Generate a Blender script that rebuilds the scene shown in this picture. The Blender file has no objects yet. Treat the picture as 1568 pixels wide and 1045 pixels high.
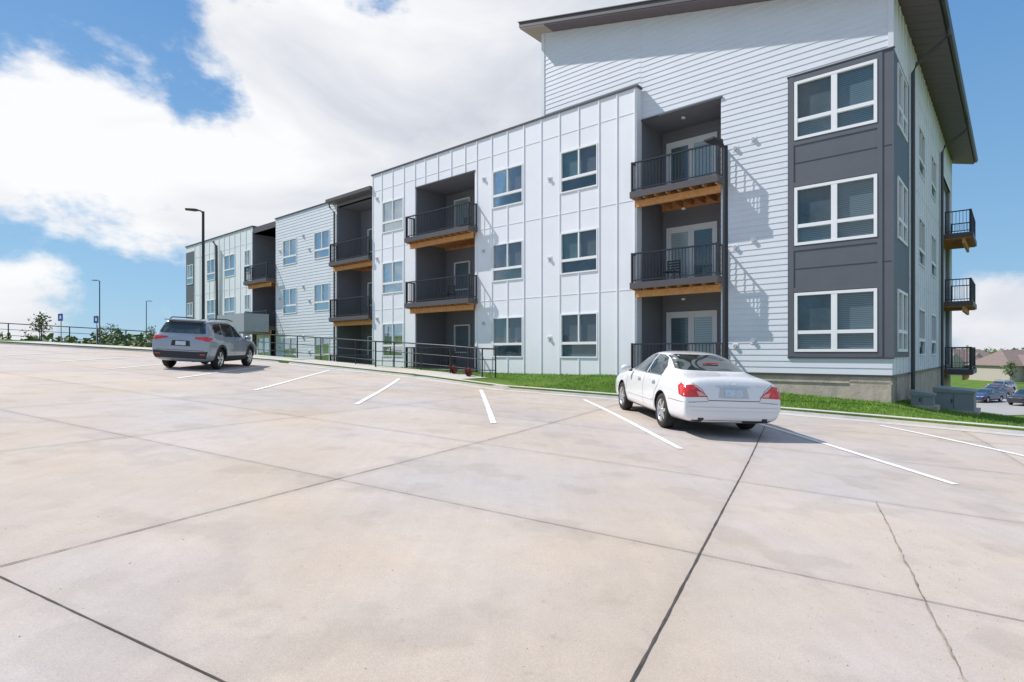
import bpy, math, random
from mathutils import Vector, Matrix, geometry
from mathutils.bvhtree import BVHTree
random.seed(7)
scene = bpy.context.scene
COL = scene.collection

# ------------------------------------------------------------------ helpers
CX, CY = 10.15, 15.4
UX, UY = -.754, .657
NX, NY = -.657, -.754
def W(s, p, z): return (CX+s*UX+p*NX, CY+s*UY+p*NY, z)
def sd(x, y): return ((x-CX)*UX+(y-CY)*UY, (x-CX)*NX+(y-CY)*NY)
def xy(s, d): return (CX+s*UX+d*NX, CY+s*UY+d*NY)
def clamp(v, a=0., b=1.): return max(a, min(b, v))
def smooth(v):
    v = clamp(v); return v*v*(3-2*v)
def interp(x, xs, ys):
    if x <= xs[0]: return ys[0]
    for i in range(1, len(xs)):
        if x <= xs[i]:
            t = (x-xs[i-1])/(xs[i]-xs[i-1]); return ys[i-1]+(ys[i]-ys[i-1])*t
    return ys[-1]
def Dk(s): return interp(s, [-40,0,6,10,14,22,27,30,36,41,60], [3,3,3.6,4.4,4.7,5.5,7,8.1,13.3,18,36])
def Kc(s): return interp(s, [-3,0,6,10,14,22], [.236,.16,.03,-.05,.02,0])
def lotsd(s, d):
    x, y = xy(s, d)
    return -1.5-.055*x+.018*y + smooth((Dk(s)+8-d)/8)*Kc(s)
def lotz(x, y):
    s, d = sd(x, y); return lotsd(s, d)
def Bg(s): return interp(s, [-30,-10,-3,-1,0,3,8.4,15,20,30,50], [-3.4,-2.6,-1.85,-1.6,-1.36,-1.2,-.8,-.9,-.9,-.95,-.9])
def terr(s, d, inside=True):
    sc = clamp(s, -30, 60); Dd = Dk(sc); e = Dd-d
    if e < 0:
        dc = min(d, 45); base = lotsd(sc, dc) - (.3 if inside else 0); dist = math.hypot(s-sc, d-dc)
    else:
        kt = lotsd(sc, Dd)+.12
        sw = 1.7*smooth((sc-9)/3)
        if d > 0:
            f = smooth((e-sw)/(Dd-sw)) if Dd > sw else 0
            base = kt+(Bg(sc)-kt)*f; dist = abs(s-sc)
        else:
            base = Bg(sc); dist = math.hypot(s-sc, d)
    return base+(-5.5-base)*smooth(dist/35)
def terr_xy(x, y):
    s, d = sd(x, y); return terr(s, d)

def link(o, parent=None):
    COL.objects.link(o)
    if parent: o.parent = parent
    return o
def empty(name, loc=(0,0,0)):
    e = bpy.data.objects.new(name, None); e.location = loc; e.empty_display_size = .3
    COL.objects.link(e); return e
def mesh_ob(name, verts, faces, mat, parent=None, sm=False):
    me = bpy.data.meshes.new(name); me.from_pydata([tuple(v) for v in verts], [], faces); me.update()
    me.materials.append(mat)
    if sm:
        for p in me.polygons: p.use_smooth = True
    return link(bpy.data.objects.new(name, me), parent)

class Geo:
    def __init__(s): s.d = {}
    def add(s, key, mat, vs, fs):
        v, f, m = s.d.setdefault(key, ([], [], mat))
        b = len(v); v.extend(vs); f.extend([tuple(i+b for i in q) for q in fs])
    def build(s, parent, sm=()):
        for k, (v, f, m) in s.d.items(): mesh_ob(k, v, f, m, parent, k in sm)
BF = [(0,1,3,2),(4,6,7,5),(0,4,5,1),(2,3,7,6),(0,2,6,4),(1,5,7,3)]
def boxm(g, key, mat, mp, a0, a1, o0, o1, z0, z1):
    vs = [mp(a, o, z) for a in (a0, a1) for o in (o0, o1) for z in (z0, z1)]
    g.add(key, mat, vs, BF)
def ident(a, o, z): return (a, o, z)
def tube(g, key, mat, pts, r, n=8, r2=None):
    pts = [Vector(p) for p in pts]; vs = []; fs = []
    m = len(pts)
    for i, p in enumerate(pts):
        d = (pts[min(i+1, m-1)]-pts[max(i-1, 0)]).normalized()
        a = d.orthogonal().normalized() if abs(d.z) < .9 else Vector((1,0,0))
        a = (a-d*a.dot(d)).normalized(); b = d.cross(a)
        rr = r if r2 is None else r+(r2-r)*i/(m-1)
        for k in range(n):
            t = 2*math.pi*k/n; vs.append(tuple(p+a*math.cos(t)*rr+b*math.sin(t)*rr))
    for i in range(m-1):
        for k in range(n):
            fs.append((i*n+k, i*n+(k+1) % n, (i+1)*n+(k+1) % n, (i+1)*n+k))
    fs.append(tuple(range(n))); fs.append(tuple(range((m-1)*n, m*n)))
    g.add(key, mat, vs, fs)

# ------------------------------------------------------------------ materials
def newmat(name):
    m = bpy.data.materials.new(name); m.use_nodes = True
    nt = m.node_tree; return m, nt, nt.nodes['Principled BSDF']
def mat(name, col, rough=.6, metal=0., noise=None, bump=None, spec=.5, coat=0., streak=None):
    m, nt, b = newmat(name); N = nt.nodes; L = nt.links
    b.inputs['Base Color'].default_value = (*col, 1); b.inputs['Roughness'].default_value = rough
    b.inputs['Metallic'].default_value = metal; b.inputs['Specular IOR Level'].default_value = spec
    b.inputs['Coat Weight'].default_value = coat; b.inputs['Coat Roughness'].default_value = .03
    tc = N.new('ShaderNodeTexCoord'); vec = tc.outputs['Object']
    if streak:
        mp = N.new('ShaderNodeMapping'); mp.inputs['Scale'].default_value = streak; L.new(vec, mp.inputs[0]); vec = mp.outputs[0]
    if noise:
        n = N.new('ShaderNodeTexNoise'); n.inputs['Scale'].default_value = noise[0]; n.inputs['Detail'].default_value = 6
        n.inputs['Roughness'].default_value = .65; L.new(vec, n.inputs['Vector'])
        r = N.new('ShaderNodeMapRange'); r.inputs['From Min'].default_value = .3; r.inputs['From Max'].default_value = .7
        r.inputs['To Min'].default_value = 1-noise[1]; r.inputs['To Max'].default_value = 1+noise[1]; L.new(n.outputs['Fac'], r.inputs[0])
        v = N.new('ShaderNodeVectorMath'); v.operation = 'SCALE'; v.inputs[0].default_value = col; L.new(r.outputs[0], v.inputs['Scale'])
        L.new(v.outputs[0], b.inputs['Base Color'])
    if bump:
        n = N.new('ShaderNodeTexNoise'); n.inputs['Scale'].default_value = bump[0]; n.inputs['Detail'].default_value = 4
        L.new(tc.outputs['Object'], n.inputs['Vector'])
        bp = N.new('ShaderNodeBump'); bp.inputs['Strength'].default_value = bump[1]; bp.inputs['Distance'].default_value = .02
        L.new(n.outputs['Fac'], bp.inputs['Height']); L.new(bp.outputs[0], b.inputs['Normal'])
    return m

def concrete_mat(name, col, slabs=True):
    m, nt, b = newmat(name); N = nt.nodes; L = nt.links
    b.inputs['Roughness'].default_value = .8; b.inputs['Specular IOR Level'].default_value = .25
    tc = N.new('ShaderNodeTexCoord'); P = tc.outputs['Object']
    def M(op, a, c=None, v=None):
        n = N.new('ShaderNodeMath'); n.operation = op
        if isinstance(a, (int, float)): n.inputs[0].default_value = a
        else: L.new(a, n.inputs[0])
        if c is not None:
            if isinstance(c, (int, float)): n.inputs[1].default_value = c
            else: L.new(c, n.inputs[1])
        return n.outputs[0]
    def MR(src, a, b_, lo, hi):
        r = N.new('ShaderNodeMapRange'); r.inputs['From Min'].default_value = a; r.inputs['From Max'].default_value = b_
        r.inputs['To Min'].default_value = lo; r.inputs['To Max'].default_value = hi; L.new(src, r.inputs[0]); return r.outputs[0]
    def noise(sc, det, lo, hi, fmin=.3, fmax=.7, rough=.6, scale=None):
        n = N.new('ShaderNodeTexNoise'); n.inputs['Scale'].default_value = sc; n.inputs['Detail'].default_value = det
        n.inputs['Roughness'].default_value = rough
        src = P
        if scale:
            mp = N.new('ShaderNodeMapping'); mp.inputs['Scale'].default_value = scale; mp.inputs['Rotation'].default_value = (0,0,-.47)
            L.new(P, mp.inputs[0]); src = mp.outputs[0]
        L.new(src, n.inputs['Vector'])
        return MR(n.outputs['Fac'], fmin, fmax, lo, hi)
    f = noise(.45, 6, .91, 1.06)
    f = M('MULTIPLY', f, noise(3.2, 8, .94, 1.05, rough=.75))
    f = M('MULTIPLY', f, noise(90, 3, .90, 1.08))
    f = M('MULTIPLY', f, noise(260, 2, .91, 1.08))
    f = M('MULTIPLY', f, noise(1.0, 5, .965, 1.02, scale=(9, .8, 1)))
    f = M('MULTIPLY', f, noise(7, 3, 1.0, .82, fmin=.66, fmax=.80))
    f = M('MULTIPLY', f, noise(38, 2, 1.0, .62, fmin=.71, fmax=.77))
    # broad water-mark stains
    f = M('MULTIPLY', f, noise(1.3, 4, 1.0, .91, fmin=.56, fmax=.62, rough=.5))
    if slabs:
        def dot(v):
            n = N.new('ShaderNodeVectorMath'); n.operation = 'DOT_PRODUCT'; L.new(P, n.inputs[0]); n.inputs[1].default_value = v; return n.outputs['Value']
        mq = M('DIVIDE', M('ADD', dot((.893,-.451,0)), 4.25), 3.56); nq = M('DIVIDE', M('ADD', dot((.451,.893,0)), -1.62), 2.83)
        mm = M('FLOOR', mq); nn = M('FLOOR', nq)
        cb = N.new('ShaderNodeCombineXYZ'); L.new(mm, cb.inputs[0]); L.new(nn, cb.inputs[1])
        wn = N.new('ShaderNodeTexWhiteNoise'); L.new(cb.outputs[0], wn.inputs['Vector'])
        f = M('MULTIPLY', f, MR(wn.outputs['Value'], 0, 1, .945, 1.035))
        for q, sp_ in ((mq, 3.56), (nq, 2.83)):
            fr = M('FRACT', q); dd = M('MULTIPLY', M('MINIMUM', fr, M('SUBTRACT', 1.0, fr)), sp_)
            dd = M('ADD', dd, noise(5, 4, -.05, .05))
            f = M('MULTIPLY', f, MR(dd, 0, .14, .93, 1.0))
    mix = N.new('ShaderNodeMix'); mix.data_type = 'RGBA'
    mix.inputs[6].default_value = (col[0]*1.04, col[1]*.985, col[2]*.90, 1); mix.inputs[7].default_value = (col[0]*.97, col[1]*1.0, col[2]*1.07, 1)
    L.new(noise(.3, 5, 0, 1, fmin=.35, fmax=.65), mix.inputs[0])
    v = N.new('ShaderNodeVectorMath'); v.operation = 'SCALE'; L.new(mix.outputs[2], v.inputs[0]); L.new(f, v.inputs['Scale'])
    L.new(v.outputs[0], b.inputs['Base Color'])
    n = N.new('ShaderNodeTexNoise'); n.inputs['Scale'].default_value = 160; n.inputs['Detail'].default_value = 3; L.new(P, n.inputs['Vector'])
    bp = N.new('ShaderNodeBump'); bp.inputs['Strength'].default_value = .4; bp.inputs['Distance'].default_value = .004
    L.new(n.outputs['Fac'], bp.inputs['Height']); L.new(bp.outputs[0], b.inputs['Normal'])
    return m

def glass_mat():
    m = bpy.data.materials.new('window_glass'); m.use_nodes = True; nt = m.node_tree; N = nt.nodes; L = nt.links; N.clear()
    o = N.new('ShaderNodeOutputMaterial'); mx = N.new('ShaderNodeMixShader'); tr = N.new('ShaderNodeBsdfTransparent'); gl = N.new('ShaderNodeBsdfGlossy')
    tr.inputs[0].default_value = (.80,.87,.88,1); gl.inputs['Roughness'].default_value = .02; gl.inputs[0].default_value = (.85,.95,1,1)
    lw = N.new('ShaderNodeLayerWeight'); lw.inputs[0].default_value = .3
    r = N.new('ShaderNodeMapRange'); r.inputs['To Min'].default_value = .05; r.inputs['To Max'].default_value = .50
    L.new(lw.outputs['Fresnel'], r.inputs[0]); L.new(r.outputs[0], mx.inputs[0])
    L.new(tr.outputs[0], mx.inputs[1]); L.new(gl.outputs[0], mx.inputs[2]); L.new(mx.outputs[0], o.inputs[0]); return m
def blind_mat(name, c1, c2, period):
    m, nt, b = newmat(name); N = nt.nodes; L = nt.links
    tc = N.new('ShaderNodeTexCoord'); sp = N.new('ShaderNodeSeparateXYZ'); L.new(tc.outputs['Object'], sp.inputs[0])
    a = N.new('ShaderNodeMath'); a.operation = 'DIVIDE'; a.inputs[1].default_value = period; L.new(sp.outputs[2], a.inputs[0])
    f = N.new('ShaderNodeMath'); f.operation = 'FRACT'; L.new(a.outputs[0], f.inputs[0])
    g = N.new('ShaderNodeMath'); g.operation = 'GREATER_THAN'; g.inputs[1].default_value = .35; L.new(f.outputs[0], g.inputs[0])
    mx = N.new('ShaderNodeMix'); mx.data_type = 'RGBA'; mx.inputs[6].default_value = (*c1,1); mx.inputs[7].default_value = (*c2,1)
    L.new(g.outputs[0], mx.inputs[0]); L.new(mx.outputs[2], b.inputs['Base Color']); b.inputs['Roughness'].default_value = .6
    return m

M_CONC = concrete_mat('lot_concrete', (.505,.445,.40))
M_GUT = concrete_mat('curb_concrete', (.57,.545,.515), False)
M_WALK = concrete_mat('sidewalk_concrete', (.55,.515,.48), False)
M_FOUND = mat('foundation_concrete', (.47,.40,.335), .9, noise=(2.5,.22), bump=(12,.5))
M_JOINT = mat('joint_dark', (.075,.06,.05), .9, noise=(9,.5))
M_JOINT2 = mat('joint_thin', (.20,.165,.145), .9, noise=(5,.5))
M_JOINT3 = mat('patch_joint', (.30,.245,.20), .9, noise=(5,.5))
M_PAINT = mat('road_paint', (.80,.80,.80), .7, noise=(14,.14))
M_LAP = mat('lap_siding', (.66,.685,.735), .55, noise=(1.2,.03))
M_BB = mat('board_batten', (.80,.805,.84), .55, noise=(.8,.03))
M_DARK = mat('dark_panel', (.105,.112,.132), .55, noise=(1.5,.06))
M_REC = mat('recess_panel', (.19,.193,.22), .6, noise=(1.5,.05))
M_WHITE = mat('white_vinyl', (.82,.82,.83), .4)
M_BLACK = mat('black_metal', (.022,.022,.027), .4, spec=.5)
M_CAP = mat('dark_flashing', (.06,.06,.068), .45)
M_FASC = mat('fascia_brown', (.085,.075,.08), .5, noise=(2,.06))
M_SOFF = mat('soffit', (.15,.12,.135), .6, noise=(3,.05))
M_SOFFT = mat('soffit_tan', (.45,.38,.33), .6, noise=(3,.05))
M_WOOD = mat('treated_wood', (.60,.28,.10), .7, noise=(9,.25))
M_DECK = mat('deck_boards', (.22,.21,.21), .7, noise=(6,.1))
M_GLASS = glass_mat()
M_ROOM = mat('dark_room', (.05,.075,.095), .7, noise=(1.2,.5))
M_BLIND = blind_mat('window_blind', (.07,.10,.115), (.16,.205,.23), .052)
M_SCREEN = mat('insect_screen', (.115,.112,.13), .8, noise=(2,.15))
M_TEAL = mat('drawn_shade_teal', (.095,.155,.165), .8, noise=(1.2,.2))
M_LBLIND = blind_mat('light_blind', (.50,.52,.52), (.68,.70,.70), .08)
M_GREY = mat('utility_grey', (.24,.27,.275), .5, noise=(3,.06))
M_FIX = mat('fixture_grey', (.45,.46,.49), .5)
M_CANO = mat('canopy_grey', (.34,.36,.40), .5, noise=(3,.06))
M_BLUE = mat('sign_blue', (.03,.10,.35), .4)
M_ALU = mat('aluminium', (.45,.46,.48), .35, .8)

# ------------------------------------------------------------------ camera / light / sky
cam = bpy.data.cameras.new('camera'); co = bpy.data.objects.new('camera', cam); COL.objects.link(co)
co.rotation_euler = (math.pi/2, 0, 0); cam.sensor_width = 36; cam.lens = 36*884/1568; cam.shift_y = .0112
cam.clip_start = .05; cam.clip_end = 3000; scene.camera = co
Ldir = Vector((1.412,-.435,-1.74)).normalized()
sun = bpy.data.lights.new('sun', 'SUN'); sun.energy = 5.0; sun.angle = math.radians(.5); sun.color = (1,.96,.91)
so = bpy.data.objects.new('sun', sun); COL.objects.link(so); so.rotation_euler = Ldir.to_track_quat('-Z','Y').to_euler(); so.location = (-20,10,40)

world = bpy.data.worlds.new('World'); scene.world = world; world.use_nodes = True
nt = world.node_tree; N = nt.nodes; L = nt.links; bg = N['Background']
sky = N.new('ShaderNodeTexSky'); sky.sky_type = 'NISHITA'; sky.sun_disc = False
sky.sun_elevation = math.radians(49.7); sky.sun_rotation = math.radians(287); sky.air_density = 1.0; sky.dust_density = .4; sky.ozone_density = 2.0
tc = N.new('ShaderNodeTexCoord'); DIR = tc.outputs['Generated']
def WM(op, a, b=None, c=None):
    n = N.new('ShaderNodeMath'); n.operation = op
    for i, q in enumerate((a, b, c)):
        if q is None: continue
        if isinstance(q, (int, float)): n.inputs[i].default_value = q
        else: L.new(q, n.inputs[i])
    return n.outputs[0]
def wnoise(scale, sc3, det, rough, off=(0,0,0), dist=0.):
    mp = N.new('ShaderNodeMapping'); mp.inputs['Scale'].default_value = sc3; mp.inputs['Location'].default_value = off; L.new(DIR, mp.inputs[0])
    n = N.new('ShaderNodeTexNoise'); n.inputs['Scale'].default_value = scale; n.inputs['Detail'].default_value = det
    n.inputs['Roughness'].default_value = rough; n.inputs['Distortion'].default_value = dist; L.new(mp.outputs[0], n.inputs['Vector']); return n.outputs['Fac']
d1 = wnoise(3.2, (1,1,1.6), 13, .60, (1.3,.4,.2), .2)
d2 = wnoise(8.0, (1,1,1.5), 8, .6, (3.3,1.4,.7), .1)
dens = WM('ADD', WM('MULTIPLY', WM('SUBTRACT', d1, .5), 1.5), WM('MULTIPLY', WM('SUBTRACT', d2, .5), .45))
dens = WM('ADD', dens, .5)
blobs = [((-.77,.56),5.5,-.26),((-.60,.56),4,-.12),((-.545,.43),3.2,-.34),((-.615,.16),6,-.34),((-.84,.16),6,-.24),((.86,.42),17,-.42),((-.208,.60),3.0,-.42),((-.33,.29),4,-.30),
         ((-.80,.36),7,.34),((-.25,.47),15,.30),((0,.32),16,.30),((-.457,.29),8,.20),((-.68,.30),5,.20),((-.87,.07),4,.30),((-.62,.04),4,.10),((.9,.07),6,.50),((.2,.62),14,.16)]
acc = dens
for (r, q), wdt, amp in blobs:
    v = Vector((r, 1, q)).normalized()
    k = .69/(1-math.cos(math.radians(wdt)))
    dn = N.new('ShaderNodeVectorMath'); dn.operation = 'DOT_PRODUCT'; L.new(DIR, dn.inputs[0]); dn.inputs[1].default_value = v
    e = WM('EXPONENT', WM('MULTIPLY', WM('SUBTRACT', dn.outputs['Value'], 1.0), k))
    acc = WM('ADD', acc, WM('MULTIPLY', e, amp))
mr = N.new('ShaderNodeMapRange'); mr.interpolation_type = 'SMOOTHSTEP'; mr.inputs['From Min'].default_value = .44; mr.inputs['From Max'].default_value = .66
L.new(acc, mr.inputs[0])
shade = wnoise(2.6, (1,1,2.0), 8, .55, (4.1,2.2,.9), .4)
ms = N.new('ShaderNodeMapRange'); ms.inputs['From Min'].default_value = .36; ms.inputs['From Max'].default_value = .64; L.new(shade, ms.inputs[0])
dn = N.new('ShaderNodeVectorMath'); dn.operation = 'DOT_PRODUCT'; L.new(DIR, dn.inputs[0]); dn.inputs[1].default_value = -Ldir
sb = N.new('ShaderNodeMapRange'); sb.inputs['From Min'].default_value = .50; sb.inputs['From Max'].default_value = .90; sb.inputs['To Min'].default_value = 0; sb.inputs['To Max'].default_value = .70; L.new(dn.outputs['Value'], sb.inputs[0])
fc = WM('MINIMUM', WM('ADD', WM('MULTIPLY', ms.outputs[0], .85), sb.outputs[0]), 1.0)
cc = N.new('ShaderNodeMix'); cc.data_type = 'RGBA'; cc.inputs[6].default_value = (6.0,6.4,7.3,1); cc.inputs[7].default_value = (9.8,9.85,10.0,1); L.new(fc, cc.inputs[0])
sp = N.new('ShaderNodeSeparateXYZ'); L.new(DIR, sp.inputs[0])
el = N.new('ShaderNodeMapRange'); el.inputs['From Min'].default_value = 0; el.inputs['From Max'].default_value = .5; L.new(sp.outputs[2], el.inputs[0])
gr = N.new('ShaderNodeMix'); gr.data_type = 'RGBA'; gr.inputs[6].default_value = (3.2,6.0,8.6,1); gr.inputs[7].default_value = (1.25,3.4,7.2,1); L.new(el.outputs[0], gr.inputs[0])
bl = N.new('ShaderNodeMix'); bl.data_type = 'RGBA'; bl.inputs[0].default_value = .75; L.new(sky.outputs[0], bl.inputs[6]); L.new(gr.outputs[2], bl.inputs[7])
mx = N.new('ShaderNodeMix'); mx.data_type = 'RGBA'; L.new(mr.outputs[0], mx.inputs[0]); L.new(bl.outputs[2], mx.inputs[6]); L.new(cc.outputs[2], mx.inputs[7])
L.new(mx.outputs[2], bg.inputs[0]); bg.inputs[1].default_value = .1
scene.view_settings.view_transform = 'Standard'; scene.view_settings.look = 'None'; scene.view_settings.exposure = 0

# ------------------------------------------------------------------ ground
def grass_mat():
    m, nt, b = newmat('lawn_grass'); N = nt.nodes; L = nt.links
    tc = N.new('ShaderNodeTexCoord')
    def nz(sc, d=5):
        n = N.new('ShaderNodeTexNoise'); n.inputs['Scale'].default_value = sc; n.inputs['Detail'].default_value = d; L.new(tc.outputs['Object'], n.inputs['Vector']); return n.outputs['Fac']
    r = N.new('ShaderNodeValToRGB'); e = r.color_ramp.elements
    e[0].position = .3; e[0].color = (.05,.10,.015,1); e[1].position = .72; e[1].color = (.17,.27,.05,1)
    a = N.new('ShaderNodeMath'); a.operation = 'ADD'; L.new(nz(.7), a.inputs[0]); L.new(nz(30), a.inputs[1])
    h = N.new('ShaderNodeMath'); h.operation = 'MULTIPLY'; h.inputs[1].default_value = .5; L.new(a.outputs[0], h.inputs[0]); L.new(h.outputs[0], r.inputs[0])
    L.new(r.outputs[0], b.inputs['Base Color']); b.inputs['Roughness'].default_value = .9; b.inputs['Specular IOR Level'].default_value = .1
    bp = N.new('ShaderNodeBump'); bp.inputs['Strength'].default_value = .6; bp.inputs['Distance'].default_value = .04; L.new(nz(60), bp.inputs['Height']); L.new(bp.outputs[0], b.inputs['Normal'])
    return m
M_GRASS = grass_mat()
def frange(a, b, st):
    n = int(round((b-a)/st)); return [a+(b-a)*i/n for i in range(n+1)]
sl = [-1500,-900,-500,-300,-180,-120,-90,-70,-55,-45,-38,-33]+frange(-30,60,.75)+[64,70,78,90,110,140,190,280,450,800,1500]
el = [-1500,-800,-400,-200,-120,-80,-60,-50,-44,-41,-30,-20,-12,-6,-3,-1,-.03,0,.15,.4,.8,1.2,1.6,2.0,2.4,2.8,3.2,3.7,4.3,5,6,7,8,10,12,14,17,20,24,28,32,36,40,46,55,75,100,150,220,350,600,1000,1600]
vs = []; fs = []
for s in sl:
    for e in el:
        d = Dk(clamp(s,-30,60))-e
        if e == 0: d -= 1e-4
        x, y = xy(s, d); vs.append((x, y, terr(s, d)))
n = len(el)
for i in range(len(sl)-1):
    for j in range(n-1): fs.append((i*n+j, (i+1)*n+j, (i+1)*n+j+1, i*n+j+1))
mesh_ob('ground', vs, fs, M_GRASS, None, False)
ss = frange(-30,60,.5); es = [-.03]+frange(0,9,.5)+[10,12,15,19,24,30,36,42]
vs = []; fs = []
for s in ss:
    for e in es:
        d = min(Dk(s)+e, 46+s*0)
        x, y = xy(s, d); vs.append((x, y, lotsd(s, d)))
n = len(es)
for i in range(len(ss)-1):
    for j in range(n-1): fs.append((i*n+j, (i+1)*n+j, (i+1)*n+j+1, i*n+j+1))
mesh_ob('parking_lot', vs, fs, M_CONC)
def strip(name, prof, mat, s0, s1, st=.5):
    vs = []; fs = []; S = frange(s0, s1, st); m = len(prof)
    for s in S:
        D = Dk(s); b = lotsd(s, D)
        for (o, h, follow) in prof:
            x, y = xy(s, D+o); z = (lotsd(s, D+o) if follow else b)+h; vs.append((x, y, z))
    for i in range(len(S)-1):
        for j in range(m-1): fs.append((i*m+j, (i+1)*m+j, (i+1)*m+j+1, i*m+j+1))
    return mesh_ob(name, vs, fs, mat)
strip('curb', [(-.17,-.1,0),(-.17,.125,0),(-.155,.14,0),(-.03,.14,0),(-.01,.13,0),(.02,.0,0),(.02,-.1,0)], M_GUT, -30, 60)
strip('curb_gutter', [(.022,.005,1),(.5,.005,1)], M_GUT, -30, 60)
strip('sidewalk', [(-1.62,-.05,0),(-1.62,.137,0),(-.172,.137,0)], M_WALK, 12, 36)

def ribbon(g, key, mat, pts, w, jit=0., z=.006, step=.15, wj=0.):
    P = []
    for i in range(len(pts)-1):
        a, b = pts[i], pts[i+1]; L_ = math.hypot(b[0]-a[0], b[1]-a[1]); k = max(1, int(L_/step))
        for q in range(k): P.append((a[0]+(b[0]-a[0])*q/k, a[1]+(b[1]-a[1])*q/k))
    P.append(pts[-1])
    vs = []; fs = []
    wander = 0
    for i, p in enumerate(P):
        a = P[max(0, i-1)]; b = P[min(len(P)-1, i+1)]; dx, dy = b[0]-a[0], b[1]-a[1]; l = math.hypot(dx, dy) or 1
        nx, ny = -dy/l, dx/l; wander = wander*.8+random.uniform(-jit, jit); ww = w*.5*(1+random.uniform(-wj, wj))
        for sg in (-1, 1):
            x = p[0]+nx*(wander+sg*ww); y = p[1]+ny*(wander+sg*ww); vs.append((x, y, lotz(x, y)+z))
    for i in range(len(P)-1): fs.append((2*i, 2*i+1, 2*i+3, 2*i+2))
    g.add(key, mat, vs, fs)
def mn(m, n): return (m*.893+n*.451, -m*.451+n*.893)
g = Geo()
def clipline(f, lo, hi):
    pts = []
    t = lo
    while t <= hi:
        p = f(t); s, d = sd(*p)
        if d > Dk(s)+.5 and -28 < s < 58 and d < 40: pts.append(p)
        elif pts: break
        t += .5
    return pts
for k in range(-6, 10):
    nn = 1.62+2.83*k
    pts = clipline(lambda t: mn(t, nn), -45, 30)
    if len(pts) > 1:
        st = k in (0,)
        ribbon(g, 'joint_dark' if st else 'joint_thin', M_JOINT if st else M_JOINT2, pts, .009 if st else .0065, .0006, step=.08, wj=.35)
for mm, st in [(-18.49,0),(-14.93,0),(-11.37,0),(-7.81,0),(-4.25,1),(-.69,1),(2.87,0),(6.43,0),(9.99,0),(-22.05,0),(-25.6,0)]:
    pts = clipline(lambda t: mn(mm, t), -20, 30)
    if len(pts) > 1: ribbon(g, 'joint_dark' if st else 'joint_thin', M_JOINT if st else M_JOINT2, pts, (.012 if mm > -1 else .008) if st else .0065, .0010, step=.07, wj=.4)
pts = [mn(.69, t) for t in (-12, 7.28)]; ribbon(g, 'patch_joint', M_JOINT3, pts, .011, .004, step=.06, wj=.7)
e = empty('pavement_joints'); g.build(e)
g = Geo()
stripes = [((-.333,10.49),(-.97,18.0)),((2.57,8.8),(1.98,15.9)),((-3.28,12.17),(-3.9,20.0)),((-6.18,13.87),(-7.05,22.3)),((5.52,7.18),(4.95,13.6)),((8.35,5.6),(7.78,12.2)),
           ((-9.16,15.75),(-9.8,23.2)),((-12.3,17.7),(-12.95,25.0)),((-15.3,19.5),(-16,26.6)),((-18.4,21.0),(-19.1,27)),((11.2,3.8),(10.6,10.4))]
for a, b in stripes: ribbon(g, 'stripe_paint', M_PAINT, [a, b], .105, 0, .009, .12, .10)
e = empty('road_markings'); g.build(e)

M_BLADE = mat('grass_blades', (.165,.30,.045), .8, noise=(3,.45), spec=.2)
vs = []; fs = []
for i in range(52000):
    s = random.uniform(-12, 17) if random.random() < .55 else random.uniform(-7, 9)
    D = Dk(s); lo = .03 if s > 0 else -6
    hi = D-.2-(1.6*smooth((s-9)/3))
    if hi < lo: continue
    d = random.uniform(lo, hi); x, y = xy(s, d); z = terr(s, d)-.01
    a = random.uniform(0, 6.28); h = random.uniform(.03,.085); w = .008; lx, ly = random.uniform(-.03,.03), random.uniform(-.03,.03)
    b = len(vs); vs += [(x-math.cos(a)*w, y-math.sin(a)*w, z), (x+math.cos(a)*w, y+math.sin(a)*w, z), (x+lx, y+ly, z+h)]; fs.append((b, b+1, b+2))
mesh_ob('grass', vs, fs, M_BLADE)
M_GRIT = mat('loose_grit', (.30,.24,.20), .9, noise=(20,.5))
vs = []; fs = []
for i in range(700):
    if i < 350: m_, n_ = .69+random.gauss(.15,.35), random.uniform(.4,6.5)
    else: m_, n_ = random.uniform(-5,4), random.uniform(1,8)
    x, y = mn(m_, n_); z = lotz(x, y); r = random.uniform(.0015,.0055)
    b = len(vs); a = random.uniform(0,6.28)
    vs += [(x+r*math.cos(a+q*2.1), y+r*math.sin(a+q*2.1), z) for q in range(3)]+[(x, y, z+r*1.1)]
    fs += [(b,b+1,b+3),(b+1,b+2,b+3),(b+2,b,b+3)]
mesh_ob('gravel', vs, fs, M_GRIT)

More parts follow.
